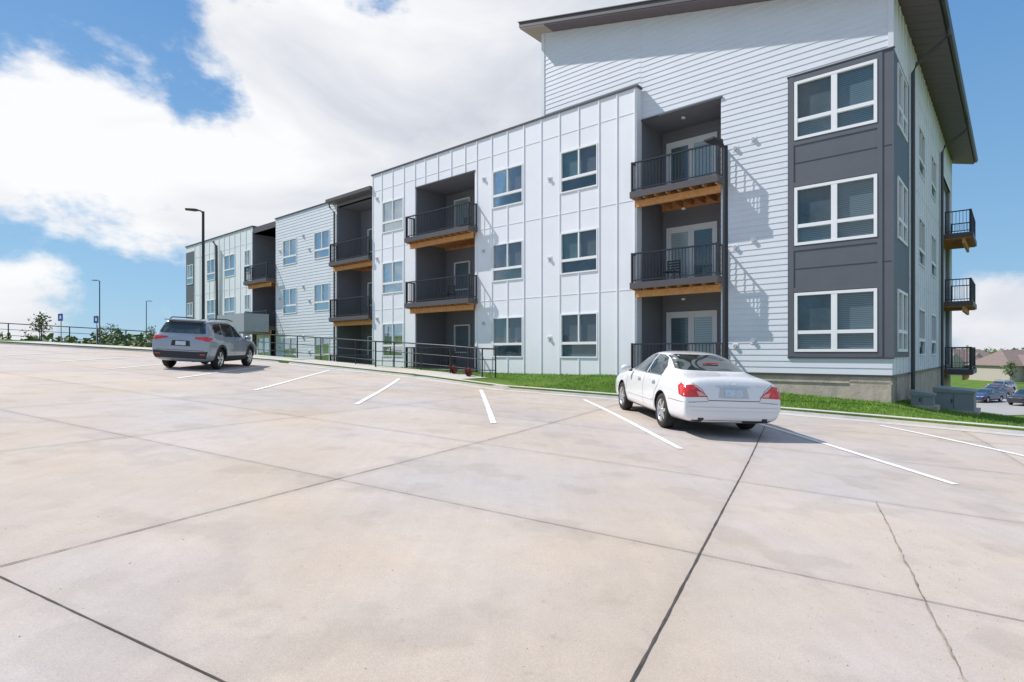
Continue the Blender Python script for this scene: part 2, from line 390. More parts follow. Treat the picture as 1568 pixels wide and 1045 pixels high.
# ------------------------------------------------------------------ apartment building
g = Geo()
def mapF(pl): return lambda a, o, z: W(a, pl+o, z)
mR = lambda a, o, z: W(-o, -a, z)
LT = .014
def wall(key, mt, mp, a0, a1, z0, z1, holes=(), lap=0, top=None, reveal=.1, rkey=None, rmat=None):
    A = {a0, a1}; Z = {z0, z1}
    for h in holes:
        for v in h[:2]:
            if a0 < v < a1: A.add(v)
        for v in h[2:]:
            if z0 < v < z1: Z.add(v)
    if lap:
        k = 1
        while z0+k*lap < z1: Z.add(z0+k*lap); k += 1
        if top:
            for k in range(0, int((z1-z0)/lap)+2):
                s = (z0+k*lap-top[0])/top[1]
                if a0 < s < a1: A.add(s)
    A = sorted(A); Z = sorted(Z)
    T = (lambda a: top[0]+top[1]*a) if top else (lambda a: 1e9)
    vs = []; fs = []
    for i in range(len(A)-1):
        aa, ab = A[i], A[i+1]
        if ab-aa < 1e-5: continue
        for j in range(len(Z)-1):
            za, zb = Z[j], Z[j+1]
            if zb-za < 1e-5: continue
            ca, cz = (aa+ab)/2, (za+zb)/2
            if any(h[0] < ca < h[1] and h[2] < cz < h[3] for h in holes): continue
            if za >= T(aa)-1e-6 and za >= T(ab)-1e-6: continue
            if lap:
                cb = z0+math.floor((cz-z0)/lap)*lap
                of = lambda z: LT*(1-(z-cb)/lap)
            else: of = lambda z: 0
            b = len(vs)
            for a, z in ((aa,za),(ab,za),(ab,zb),(aa,zb)):
                z = min(z, T(a))
                vs.append(mp(a, of(z), z))
            fs.append((b,b+1,b+2,b+3))
            if lap and abs(za-cb) < 1e-5:
                b = len(vs); vs += [mp(aa,LT,za),mp(ab,LT,za),mp(ab,0,za),mp(aa,0,za)]; fs.append((b,b+1,b+2,b+3))
    g.add(key, mt, vs, fs)
    if reveal:
        vs = []; fs = []
        for h in holes:
            x0, x1, y0, y1 = h
            for (p, q) in (((x0,y0),(x0,y1)),((x1,y0),(x1,y1)),((x0,y0),(x1,y0)),((x0,y1),(x1,y1))):
                b = len(vs); vs += [mp(p[0],LT if lap else 0,p[1]),mp(q[0],LT if lap else 0,q[1]),mp(q[0],-reveal,q[1]),mp(p[0],-reveal,p[1])]; fs.append((b,b+1,b+2,b+3))
        g.add(rkey or 'window_reveals', rmat or M_WHITE, vs, fs)
def pane(mp, a0, a1, z0, z1, back):
    g.add('window_panes', M_GLASS, [mp(a0,-.03,z0),mp(a1,-.03,z0),mp(a1,-.03,z1),mp(a0,-.03,z1)], [(0,1,2,3)])
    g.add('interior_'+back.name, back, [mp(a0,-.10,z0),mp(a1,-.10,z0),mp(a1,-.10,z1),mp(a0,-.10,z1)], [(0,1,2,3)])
def frame(mp, a0, a1, z0, z1, w=.06, mt=None):
    mt = mt or M_WHITE
    for (x0,x1,y0,y1) in ((a0,a0+w,z0,z1),(a1-w,a1,z0,z1),(a0+w,a1-w,z0,z0+w),(a0+w,a1-w,z1-w,z1)):
        boxm(g, 'window_frames', mt, mp, x0, x1, -.06, .035, y0, y1)
def window(mp, a0, a1, z0, z1, style, v=0):
    big = style == 'big'
    frame(mp, a0, a1, z0, z1, .08 if big else .05)
    am = (a0+a1)/2; zs = z0+(z1-z0)*(.33 if big else .33); w = .075 if big else .025; h = .05
    boxm(g, 'window_frames', M_WHITE, mp, am-w, am+w, -.06, .03, (z0+.06) if big else zs+h, z1-.06)
    boxm(g, 'window_frames', M_WHITE, mp, a0+.05, a1-.05, -.06, .028, zs-h, zs+h)
    right = M_BLIND if big else M_SCREEN
    left = M_ROOM if big else M_TEAL
    if not big and v % 3 == 2: left = M_SCREEN
    pane(mp, a0, am, zs, z1, right); pane(mp, am, a1, zs, z1, left)
    if big: pane(mp, a0, am, z0, zs, M_BLIND); pane(mp, am, a1, z0, zs, M_BLIND)
    else: pane(mp, a0, a1, z0, zs, M_TEAL if v % 3 == 2 else M_ROOM)
def battens(mp, As, z0, z1, holes, mt):
    for a in As:
        segs = [(z0, z1)]
        for h in holes:
            if h[0]-.03 < a < h[1]+.03:
                ns = []
                for (p, q) in segs:
                    if h[3] <= p or h[2] >= q: ns.append((p, q)); continue
                    if h[2] > p: ns.append((p, h[2]))
                    if h[3] < q: ns.append((h[3], q))
                segs = ns
        for p, q in segs:
            if q-p > .05: boxm(g, 'battens', mt, mp, a-.022, a+.022, 0.001, .026, p, q)
def seams(mp, a0, a1, zs, holes, mt=None):
    for z in zs:
        segs = [(a0, a1)]
        for h in holes:
            if h[2] < z < h[3]:
                ns = []
                for (p, q) in segs:
                    if h[1] <= p or h[0] >= q: ns.append((p, q)); continue
                    if h[0] > p: ns.append((p, h[0]))
                    if h[1] < q: ns.append((h[1], q))
                segs = ns
        for p, q in segs: boxm(g, 'seam_flashing', mt or M_BB, mp, p, q, .001, .012, z-.008, z+.008)

def rail(key, mp, p0, p1, zb, h=1.03, sp=.11, post=True):
    L_ = math.hypot(p1[0]-p0[0], p1[1]-p0[1]); n = max(1, int(L_/sp))
    da, do = (p1[0]-p0[0])/L_, (p1[1]-p0[1])/L_
    def bar(z0, z1, w):
        na, no = -do*w, da*w
        vs = [mp(p0[0]+na,p0[1]+no,z0),mp(p0[0]-na,p0[1]-no,z0),mp(p1[0]+na,p1[1]+no,z0),mp(p1[0]-na,p1[1]-no,z0),
              mp(p0[0]+na,p0[1]+no,z1),mp(p0[0]-na,p0[1]-no,z1),mp(p1[0]+na,p1[1]+no,z1),mp(p1[0]-na,p1[1]-no,z1)]
        g.add(key, M_BLACK, vs, [(0,1,3,2),(4,5,7,6),(0,2,6,4),(1,3,7,5),(0,1,5,4),(2,3,7,6)])
    bar(zb+h-.045, zb+h, .028); bar(zb+.08, zb+.115, .018)
    for i in range(n+1):
        a = p0[0]+(p1[0]-p0[0])*i/n; o = p0[1]+(p1[1]-p0[1])*i/n; w = .03 if i in (0, n) else .0085
        boxm(g, key, M_BLACK, mp, a-w, a+w, o-w, o+w, zb+(.0 if i in (0,n) else .1), zb+h-.02+(.03 if i in (0,n) else 0))
def balcony(mp, a0, a1, zd, pf, depth, wood=True):
    boxm(g, 'deck_boards', M_DECK, mp, a0, a1, -depth+.01, pf, zd-.04, zd)
    boxm(g, 'deck_rim', M_FASC, mp, a0-.03, a1+.03, pf+.001, pf+.05, zd-.2, zd+.015)
    for a in (a0-.03, a1): boxm(g, 'deck_rim', M_FASC, mp, a, a+.03, .03, pf, zd-.2, zd+.015)
    if wood:
        k = int((a1-a0)/.4)
        for i in range(k+1):
            a = a0+.03+(a1-a0-.1)*i/k; boxm(g, 'deck_joists', M_WOOD, mp, a, a+.042, -depth+.05, pf-.005, zd-.24, zd-.045)
        boxm(g, 'deck_beam', M_WOOD, mp, a0+.02, a1-.02, pf-.34, pf-.24, zd-.47, zd-.245)
        boxm(g, 'deck_ledger', M_WOOD, mp, a0+.02, a1-.02, -depth+.005, -depth+.048, zd-.28, zd-.045)
    rail('balcony_railings', mp, (a0+.02, pf-.03), (a1-.02, pf-.03), zd)
    if pf > .2:
        rail('balcony_railings', mp, (a0+.02, .06), (a0+.02, pf-.06), zd); rail('balcony_railings', mp, (a1-.02, .06), (a1-.02, pf-.06), zd)
def recess(mp, a0, a1, z0, z1, depth, mt=None):
    mt = mt or M_REC
    q = [(a0,z0),(a0,z1),(a1,z1),(a1,z0)]
    for i in range(4):
        (p, r), (p2, r2) = q[i], q[(i+1) % 4]
        g.add('recess_walls', mt, [mp(p,0,r),mp(p2,0,r2),mp(p2,-depth,r2),mp(p,-depth,r)], [(0,1,2,3)])
    g.add('recess_walls', mt, [mp(a0,-depth,z0),mp(a1,-depth,z0),mp(a1,-depth,z1),mp(a0,-depth,z1)], [(0,1,2,3)])
def door(mp, a0, a1, z0, z1, dbl=True):
    boxm(g, 'door_frames', M_WHITE, mp, a0, a0+.07, .002, .05, z0, z1); boxm(g, 'door_frames', M_WHITE, mp, a1-.07, a1, .002, .05, z0, z1)
    boxm(g, 'door_frames', M_WHITE, mp, a0+.07, a1-.07, .002, .05, z1-.09, z1)
    k = 2 if dbl else 1; w = (a1-a0-.14)/k
    for i in range(k):
        x0 = a0+.07+i*w; x1 = x0+w
        for (p,q,r,s_) in ((x0,x0+.11,z0,z1-.09),(x1-.11,x1,z0,z1-.09),(x0+.11,x1-.11,z0,z0+.25),(x0+.11,x1-.11,z1-.22,z1-.09)):
            boxm(g, 'door_leaves', M_WHITE, mp, p+.003, q-.003, .002, .04, r, s_)
        m2 = lambda a, o, z: mp(a, o+.105, z) if o < -.05 else mp(a, o+.05, z)
        pane(m2, x0+.1, x1-.1, z0+.24, z1-.2, M_LBLIND if (i+int(z0*3)) % 2 == 0 else M_BLIND)

mF = mapF(0)
TOP = (9.85, .25)
bay = (0, 2.585, -.13, 8.1)
rec1 = (4.61, 7.42, -.78, 8.12)
wall('lap_siding_front', M_LAP, mF, 0, 7.45, -.61, 12.0, [(-.01,)+bay[1:], (4.61, 7.6, -.78, 8.12)], lap=.18, top=TOP, reveal=0)
wall('lap_siding_upper', M_LAP, mF, 7.45, 11.85, 8.93-.14, 13.2, [], lap=.18, top=TOP, reveal=0)
mB = mapF(.035)
bw = [(.34, 2.42, 6.22, 7.93), (.34, 2.42, 3.13, 4.83), (.34, 2.42, .02, 1.74)]
wall('bay_panels', M_DARK, mB, -.036, 2.585, -.13, 8.1, bw, reveal=.06)
for h in bw: window(mB, *h, 'big')
boxm(g, 'bay_edges', M_DARK, mF, 2.586, 2.605, 0, .036, -.13, 8.1)
boxm(g, 'bay_trim', M_CAP, mF, -.06, 2.62, 0, .06, 8.101, 8.14)
boxm(g, 'bay_trim', M_CAP, mF, -.05, 2.61, 0, .05, -.17, -.131)
for z in (5.55, 2.45): boxm(g, 'bay_seams', M_CAP, mB, .02, 2.58, .001, .01, z-.008, z+.008)
for z in (6.14, 4.93, 3.05, 1.84, 8.02, -.06):
    boxm(g, 'bay_boards', M_DARK, mB, .34, 2.44, .001, .018, z-.07, z+.055)
for a in (.28, 2.50): boxm(g, 'bay_boards', M_DARK, mB, a-.06, a+.06, .001, .02, -.12, 8.09)
recess(mF, *rec1, 1.6); mD = mapF(-1.6)
for i, zd in enumerate((5.5, 2.38, -.72)):
    balcony(mF, 4.5, 7.5, zd, .6, 1.6, True)
    door(mD, 5.35, 7.25, zd, zd+2.2)
    boxm(g, 'recess_trim', M_REC, mD, 4.62, 7.41, .001, .02, zd+2.42, zd+2.5)
    tube(g, 'recess_lights', M_WHITE, [mF(6.1,-.5,zd+2.57), mF(6.1,-.5,zd+2.52)], .07, 12)
boxm(g, 'recess_header', M_CAP, mF, 4.55, 7.42, .021, .05, 8.1, 8.16)
PB = .35; mP = mapF(PB)
Wz = [(6.08, 7.66), (2.98, 4.56), (-.2, 1.47)]
holes = []
rec2 = (15.31, 19.29, -1.2, 7.93)
for i, (za, zb) in enumerate(Wz):
    for j, (a, b) in enumerate(((9.0, 10.68), (12.56, 14.24), (20.24, 21.95))): holes.append((a, b, za, zb))
wall('board_batten_front', M_BB, mP, 7.42, 22.83, -1.6, 9.2, holes+[rec2], reveal=.06)
for k, h in enumerate(holes): window(mP, *h, 'mid', k//3+(k%3))
ba = [7.5, 8.2, 8.95]+[8.95+.89*k for k in range(1, 8)]+[15.9, 16.8, 17.7, 18.6, 19.35, 20.2, 21.1, 22.0, 22.78]
hb = holes+[rec2]
battens(mP, ba, -1.5, 9.2, hb, M_BB)
seams(mP, 7.45, 22.8, (8.35, 5.3, 2.2), hb)
boxm(g, 'parapet_cap', M_CAP, mP, 7.36, 22.88, -.3, .05, 9.2, 9.27)
boxm(g, 'block_end', M_BB, mF, 7.421, 7.44, .0, PB-.001, -1.5, 9.2)
boxm(g, 'block_end', M_BB, mF, 22.81, 22.829, -.1, PB-.001, -1.5, 9.2)
recess(mP, *rec2, 1.95); mD2 = mapF(PB-1.95)
for i, zd in enumerate((5.42, 2.32, -.78)):
    balcony(mP, 15.15, 19.4, zd, .55, 1.95)
    door(mD2, 15.9, 16.95, zd, zd+2.2, False)
    w = (17.5, 18.6, zd+.75, zd+2.15)
    m2 = mapF(PB-1.88)
    frame(m2, *w); pane(mapF(PB-1.84), w[0]+.04, w[1]-.04, w[2]+.04, w[3]-.04, M_LBLIND if i == 0 else M_BLIND)
boxm(g, 'recess_header', M_CAP, mP, 15.28, 19.32, .001, .03, 7.9, 7.96)
ZL = 8.68
rec3 = (22.9, 26.7, -1.5, 8.3); recess(mF, *rec3, 1.6)
boxm(g, 'canopy', M_FASC, mF, 22.84, 27.1, -1.6, .5, 8.5, 8.68); boxm(g, 'canopy_soffit', M_SOFF, mF, 22.84, 27.0, -1.6, .45, 8.46, 8.499)
boxm(g, 'canopy_header', M_REC, mF, 22.9, 26.7, -.2, 0, 8.3, 8.46)
for zd in (5.05, 1.95, -1.15):
    balcony(mF, 22.95, 26.65, zd, .5, 1.6)
    door(mD, 23.4, 24.4, zd, zd+2.15, False)
    frame(mapF(-1.53), 24.9, 25.9, zd+.75, zd+2.1); pane(mapF(-1.49), 24.95, 25.85, zd+.8, zd+2.05, M_BLIND)
lz = [(5.55, 7.15), (2.45, 4.05), (-.65, .95)]
hl = [(a, b, za, zb) for za, zb in lz for a, b in ((27.45, 29.15), (31.2, 32.95))]
wall('lap_siding_wing', M_LAP, mF, 26.7, 33.9, -2.0, ZL, hl, lap=.18, reveal=.06)
for k, h in enumerate(hl): window(mF, *h, 'mid', k)
boxm(g, 'parapet_cap', M_CAP, mF, 27.12, 33.95, -.3, .06, ZL, ZL+.07)
rec4 = (33.9, 37.2, -1.5, 8.2); recess(mF, *rec4, 1.6)
boxm(g, 'canopy', M_DARK, mF, 33.9, 37.2, -1.6, -.02, 8.2, 8.6)
for zd in (4.8, 1.7):
    balcony(mF, 33.95, 37.15, zd, .6, 1.6)
    door(mD, 34.4, 35.4, zd, zd+2.15, False)
boxm(g, 'entrance_canopy', M_CANO, mF, 33.6, 37.6, .62, 2.2, 1.3, 2.45)
for a in (33.7, 37.3): boxm(g, 'entrance_columns', M_CANO, mF, a, a+.25, 1.8, 2.1, -1.5, 1.3)
door(mF, 34.6, 36.5, -.95, 1.2)
h5 = [(a, b, za, zb) for za, zb in lz for a, b in ((39.95, 41.75), (43.4, 44.9), (37.6, 38.4))]
dk = (47.4, 49.2, -1.5, 8.2)
wall('board_batten_wing', M_BB, mF, 37.2, 49.2, -2.0, ZL, h5+[dk], reveal=.06)
for k, h in enumerate(h5): window(mF, *h, 'mid', k)
hd = [(47.7, 48.9, za, zb) for za, zb in lz]
wall('dark_bay_wing', M_DARK, mF, 47.4, 49.2, -1.5, 8.2, hd, reveal=.06)
for h in hd: window(mF, *h, 'mid', 1)
battens(mF, [37.25]+[38.2+.9*k for k in range(10)]+[47.35], -1.9, ZL, h5+[dk], M_BB)
seams(mF, 37.25, 47.3, (7.6, 4.6, 1.5), h5+[dk])
boxm(g, 'parapet_cap', M_CAP, mF, 37.15, 49.25, -.3, .06, ZL, ZL+.07)
tube(g, 'downspouts', M_CAP, [W(27.05, .3, 8.5), W(27.0, .3, 8.3), W(26.85, .09, 8.0), W(26.85, .09, -1)], .05)
tube(g, 'downspouts', M_CAP, [W(42.7, .45, 8.3), W(42.7, .2, 8.0), W(42.7, .12, -1)], .10)
rb = [(.55, 2.35, a, b) for _, _, a, b in bw]
wall('bay_panels_side', M_DARK, lambda a,o,z: W(-o-.035, -a, z), -.035, 2.9, -.13, 8.1, rb, reveal=.06)
for h in rb: window(lambda a,o,z: W(-o-.035, -a, z), *h, 'big')
rw = [(a, b, za, zb) for za, zb in ((6.1,7.7),(3.0,4.6),(-.1,1.5)) for a, b in ((5.4,7.1),(9.2,10.9))]
rr = (14.6, 18.3, -2.5, 8.1)
wall('board_batten_side', M_BB, mR, 0, 18.9, -.61, 9.83, rw+[rr, (-.01, 2.9, -.13, 8.1)], reveal=.06)
for k, h in enumerate(rw): window(mR, *h, 'mid', k)
battens(mR, [3.5+.61*k for k in range(18)]+[18.5,18.85,.1,.7,1.3,1.9,2.5], -.6, 9.8, rw+[rr, (-.01, 2.9, -.13, 8.1)], M_BB)
seams(mR, 3.0, 18.9, (8.5, 5.4, 2.3), rw+[rr])
recess(mR, *rr, 1.6)
for zd in (5.42, 2.32, -.78): balcony(mR, 14.8, 18.1, zd, 1.0, 1.6)
boxm(g, 'foundation', M_FOUND, mF, .03, 7.5, -1.0, -.03, -6, -.62)
boxm(g, 'foundation', M_FOUND, mR, .0, 18.85, -1.0, -.03, -6.5, -.62)
boxm(g, 'base_flashing', M_CAP, mF, -.04, 7.45, -.02, .035, -.66, -.612)
boxm(g, 'base_flashing', M_CAP, mR, -.03, 18.9, -.02, .035, -.66, -.612)
boxm(g, 'foundation_band', M_FOUND, mF, .0, 4.6, -.03, .0, -.86, -.80)
boxm(g, 'corner_board', M_LAP, mF, -.03, .10, .0, .034, 8.15, 9.83)
boxm(g, 'rear_walls', M_LAP, mF, .2, 11.8, -18.9, -2.2, -6, 9.6)
boxm(g, 'rear_walls', M_LAP, mF, 11.9, 49.15, -18.9, -2.2, -6, 8.1)
boxm(g, 'flat_roof', M_CAP, mF, 7.6, 22.8, -18.8, PB-.1, 8.6, 8.7)
boxm(g, 'flat_roof', M_CAP, mF, 26.9, 33.85, -18.8, -.1, 8.3, 8.4)
boxm(g, 'flat_roof', M_CAP, mF, 37.2, 49.1, -18.8, -.1, 8.3, 8.4)
wl = [W(11.84,0,8.5),W(11.84,-18.9,8.5),W(11.84,-18.9,12.8),W(11.84,0,12.8)]
g.add('upper_side_wall', M_LAP, wl, [(0,1,2,3)])
g.add('upper_rear_wall', M_LAP, [W(0,-18.9,8),W(11.84,-18.9,8),W(11.84,-18.9,12.8),W(0,-18.9,9.84)], [(0,1,2,3)])
boxm(g, 'corner_board', M_LAP, mF, 11.72, 11.87, .0, .03, 9.3, 12.78)
def rz(s): return 9.86+.25*s
s0, s1, p0, p1 = -.9, 12.55, .62, -19.6
def slab(key, mt, s0, s1, p0, p1, b, t):
    vs = [W(s, p, rz(s)+h) for s in (s0, s1) for p in (p0, p1) for h in (b, t)]
    g.add(key, mt, vs, BF)
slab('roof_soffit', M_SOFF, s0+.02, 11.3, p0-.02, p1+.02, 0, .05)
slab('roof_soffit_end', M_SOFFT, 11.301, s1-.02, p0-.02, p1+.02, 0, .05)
slab('roof_fascia', M_FASC, s0, s1, p0, p1, .051, .24)
slab('roof_membrane', M_CAP, s0-.04, s1+.04, p0+.04, p1-.04, .241, .27)
for k in range(38):
    t = -19.2+k*.52
    slab('soffit_joints', M_CAP, s0+.06, -.03, t, t+.012, -.004, -.001)
prof = [(-.9,.26),(-.9,.12),(-.93,.10),(-1.0,.11),(-1.04,.2),(-1.04,.26)]
gb = []
for p in (p0, p1):
    for (s, z) in prof: gb.append(W(s-.002, p, 9.86-.225+z-.02))
g.add('gutter', M_CAP, gb, [(i, i+1, i+7, i+6) for i in range(5)]+[tuple(range(6)), tuple(range(6,12))])
tube(g, 'downspouts', M_CAP, [W(-.97,-3.2,9.66), W(-.97,-3.2,9.45), W(-.85,-3.2,9.3), W(-.2,-3.2,8.85), W(-.1,-3.2,8.6), W(-.1,-3.2,-1.6)], .055)
tube(g, 'downspouts', M_CAP, [W(-.97,-12.6,9.66), W(-.97,-12.6,9.45), W(-.85,-12.6,9.3), W(-.2,-12.6,8.85), W(-.1,-12.6,8.6), W(-.1,-12.6,-2.2)], .055)
def vent(mp, a, z, r=.075):
    n = 12; vs = []
    for o, rr_ in ((0, r), (.08, r*.85)):
        for k in range(n): t = 6.283*k/n; vs.append(mp(a+math.cos(t)*rr_, o, z+math.sin(t)*rr_))
    g.add('wall_vents', M_FIX, vs, [(k, (k+1) % n, n+(k+1) % n, n+k) for k in range(n)]+[tuple(range(n, 2*n))])
    boxm(g, 'vent_plates', M_WHITE, mp, a-r*1.25, a+r*1.25, .001, .02, z-r*1.25, z+r*1.25)
for z in (7.45, 4.35, 1.25):
    vent(mP, 14.75, z); vent(mP, 11.2, z-.7); vent(mP, 22.4, z+.5)
    vent(mF, 4.15, z-1.05, .07); vent(mF, 3.6, z-.9, .07); vent(mF, 30.4, z-.3, .1); vent(mF, 45.8, z)
    vent(mF, 29.7, z-1.2, .09); vent(mF, 33.3, z-.9, .09)
def chair(mp, a, o, z):
    for da in (0, .45):
        for do in (0, .45): boxm(g, 'patio_chairs', M_BLACK, mp, a+da, a+da+.03, o+do, o+do+.03, z, z+(.85 if do == 0 else .42))
    boxm(g, 'patio_chairs', M_BLACK, mp, a, a+.48, o, o+.48, z+.40, z+.43)
    for q in range(4): boxm(g, 'patio_chairs', M_BLACK, mp, a+.03, a+.45, o+.005, o+.02, z+.52+q*.09, z+.57+q*.09)
chair(mF, 6.3, -.7, 2.38); chair(mP, 16.4, -.9, 5.42); chair(mP, 17.5, -.9, -.78); chair(mP, 17.4, -.8, 2.32)
bld = empty('apartment_building'); g.build(bld)

# ------------------------------------------------------------------ utility boxes
def util(s, p, w, l, h):
    g2 = Geo(); x, y = xy(s, p); z = terr(s, p)
    R = lambda a, o, zz: W(s+a, p+o, z+zz)
    boxm(g2, 'pad', M_FOUND, R, -w/2-.1, w/2+.1, -l/2-.1, l/2+.1, -.2, .06)
    boxm(g2, 'case', M_GREY, R, -w/2, w/2, -l/2, l/2, .061, h)
    vs = [R(-w/2-.03,-l/2-.03,h+.001),R(w/2+.03,-l/2-.03,h+.001),R(w/2+.03,l/2+.03,h+.001),R(-w/2-.03,l/2+.03,h+.001),
          R(-w/2-.03,-l/2-.03,h+.06),R(w/2+.03,-l/2-.03,h+.14),R(w/2+.03,l/2+.03,h+.14),R(-w/2-.03,l/2+.03,h+.06)]
    g2.add('lid', M_GREY, vs, [(0,1,2,3),(4,5,6,7),(0,1,5,4),(1,2,6,5),(2,3,7,6),(3,0,4,7)])
    boxm(g2, 'door_seam', M_CAP, R, -.006, .006, l/2+.001, l/2+.008, .1, h-.03)
    boxm(g2, 'latch', M_CAP, R, .03, .06, l/2+.001, l/2+.03, h*.5, h*.5+.1)
    g2.build(empty('electrical_cabinet'))
util(-.55, -1.2, .5, .5, .32); util(-1.15, -3.0, .9, 1.3, .55)

# ------------------------------------------------------------------ street lamps
def lamp(x, y, h, dx, dy, zb=None, r=.065):
    g2 = Geo(); z = terr_xy(x, y) if zb is None else zb
    tube(g2, 'base', M_FOUND, [(x,y,z-.3),(x,y,z+.15)], .2, 14)
    tube(g2, 'pole', M_BLACK, [(x,y,z+.1),(x,y,z+h)], r, 12, r*.8)
    tube(g2, 'arm', M_BLACK, [(x,y,z+h-.08),(x+dx*.12,y+dy*.12,z+h+.02),(x+dx*.3,y+dy*.3,z+h+.03)], .035, 8)
    nx, ny = -dy, dx
    vs = []
    for (t, wd, zz) in ((.22,.08,.0),(.22,.08,.07),(.36,.16,-.01),(.36,.16,.07),(.78,.15,.0),(.78,.15,.05)):
        for sg in (-1, 1): vs.append((x+dx*t+nx*wd*sg, y+dy*t+ny*wd*sg, z+h+zz))
    fs = [(0,1,5,4),(2,3,7,6),(4,5,9,8),(6,7,11,10),(0,4,6,2),(1,5,7,3),(4,8,10,6),(5,9,11,7),(0,1,3,2),(8,9,11,10)]
    g2.add('lamp_head', M_BLACK, vs, fs)
    g2.build(empty('street_lamp'))
lamp(5.92, 16.02, 7.0, -.80, -.60, r=.085)
lamp(-15.3, 28.6, 7.0, -.9, -.43, r=.075)
lamp(-50, 70, 9.0, -.9, -.43, -.3); lamp(-57, 90, 9.0, .9, .43, -1)

def handrail(pts, h=1.05, name='metal_railing'):
    g2 = Geo(); P = []
    for i in range(len(pts)-1):
        a, b = pts[i], pts[i+1]; L_ = math.hypot(b[0]-a[0], b[1]-a[1]); k = max(1, round(L_/1.7))
        for q in range(k): P.append((a[0]+(b[0]-a[0])*q/k, a[1]+(b[1]-a[1])*q/k))
    P.append(pts[-1]); Q = []
    for s, d in P:
        x, y = xy(s, d); Q.append((x, y, terr(s, d)+.01))
    for (x, y, z) in Q: tube(g2, 'posts', M_BLACK, [(x,y,z-.1),(x,y,z+h)], .028, 8)
    for hh, r in ((h, .026), (h*.62, .015), (h*.25, .015)): tube(g2, 'rails', M_BLACK, [(x,y,z+hh) for x,y,z in Q], r, 8)
    g2.build(empty(name))
handrail([(12.0,2.6),(12.2,3.1),(17.0,3.4),(17.3,4.1)])
handrail([(17.6,3.9),(22,3.8),(27,4.6),(30.5,6.2)])
handrail([(32.5,7.5),(37.0,11.5),(41,15.0)], .85)

for (x, y) in ((-23.9,30.6),(-22.3,31.0)):
    g2 = Geo(); z = terr_xy(x, y)
    tube(g2, 'post', M_ALU, [(x,y,z-.1),(x,y,z+1.55)], .025, 8)
    boxm(g2, 'sign_plate', M_BLUE, ident, x-.13, x+.13, y-.05, y-.04, z+1.14, z+1.52)
    boxm(g2, 'sign_symbol', M_WHITE, ident, x-.045, x+.045, y-.054, y-.051, z+1.25, z+1.42)
    g2.build(empty('parking_sign'))

# ------------------------------------------------------------------ vegetation
M_LEAF = mat('leaves', (.09,.14,.035), .7, noise=(1.5,.5)); M_LEAF2 = mat('leaves_olive', (.13,.155,.05), .7, noise=(1.2,.5)); M_BARK = mat('bark', (.13,.10,.08), .9, noise=(8,.3))
M_RED = mat('red_foliage', (.20,.06,.05), .7, noise=(9,.5))
def leaf(vs, fs, c, sz):
    a = Vector((random.gauss(0,1),random.gauss(0,1),random.gauss(0,1))).normalized(); b = a.orthogonal().normalized(); k = len(vs); c = Vector(c)
    vs += [tuple(c-a*sz-b*sz*.5), tuple(c+a*sz-b*sz*.5), tuple(c+a*sz*.8+b*sz*.5), tuple(c-a*sz*.8+b*sz*.5)]; fs.append((k,k+1,k+2,k+3))
def tree(x, y, h, z=None, spread=.3, nleaf=700, mt=None, name='young_tree', lsz=.06):
    z = terr_xy(x, y) if z is None else z; g2 = Geo(); vs = []; fs = []
    tube(g2, 'trunk', M_BARK, [(x,y,z-.1),(x+.02*h,y,z+h*.4),(x,y+.01*h,z+h*.9)], .018*h, 8, .004*h)
    tips = []
    for i in range(16):
        t = random.uniform(.28,.9); a = random.uniform(0,6.28); l = h*spread*(1.15-t)*random.uniform(.6,1.2)
        p = Vector((x+.01*h, y, z+h*t)); q = p+Vector((math.cos(a)*l, math.sin(a)*l, l*random.uniform(.5,1.1)))
        tube(g2, 'limbs', M_BARK, [p, (p+q)/2+Vector((0,0,.03*h)), q], .006*h, 5, .002*h); tips.append((p+q)/2); tips.append(q)
    for i in range(nleaf):
        c = random.choice(tips); r = h*.07
        leaf(vs, fs, c+Vector((random.gauss(0,r),random.gauss(0,r),random.gauss(0,r))), random.uniform(.5,1.2)*lsz)
    g2.add('foliage', mt or M_LEAF, vs, fs); g2.build(empty(name))
tree(-29.5, 36, 2.3, .1, .3, nleaf=420, mt=M_LEAF2); tree(-30.6, 44, 2.0, .2, .4, nleaf=250, lsz=.05); tree(-33.5, 47, 2.0, .2, nleaf=250, lsz=.05); tree(-26.3, 42, 1.8, .1, nleaf=240, mt=M_LEAF2, lsz=.05)
tree(105, 125, 6, -5.5, nleaf=700, mt=M_LEAF2, lsz=.2, name='tree'); tree(97, 108, 4, -5.5, nleaf=500, mt=M_LEAF2, lsz=.15, name='tree'); tree(88, 102, 4, -5.5, nleaf=500, lsz=.15, name='tree')
def mass(name, items, mt):
    vs = []; fs = []
    for (x, y, z, rx, rz_, n, sz) in items:
        for i in range(n):
            v = Vector((random.gauss(0,1),random.gauss(0,1),random.gauss(0,1))).normalized()*random.uniform(.6,1)**.5
            leaf(vs, fs, (x+v.x*rx, y+v.y*rx, z+rz_*.5+v.z*rz_*random.uniform(.4,.6)), sz)
    mesh_ob(name, vs, fs, mt)
it = []
for i in range(60):
    r = random.uniform(-1.1,-.5); y = random.uniform(170,260); it.append((r*y, y, -5.5, random.uniform(4,8), random.uniform(9,13), 90, 1.0))
for i in range(40):
    r = random.uniform(.7,1.2); y = random.uniform(240,330); it.append((r*y, y, -5.5, random.uniform(4,8), random.uniform(5,8), 90, 1.0))
mass('distant_trees', it, M_LEAF)
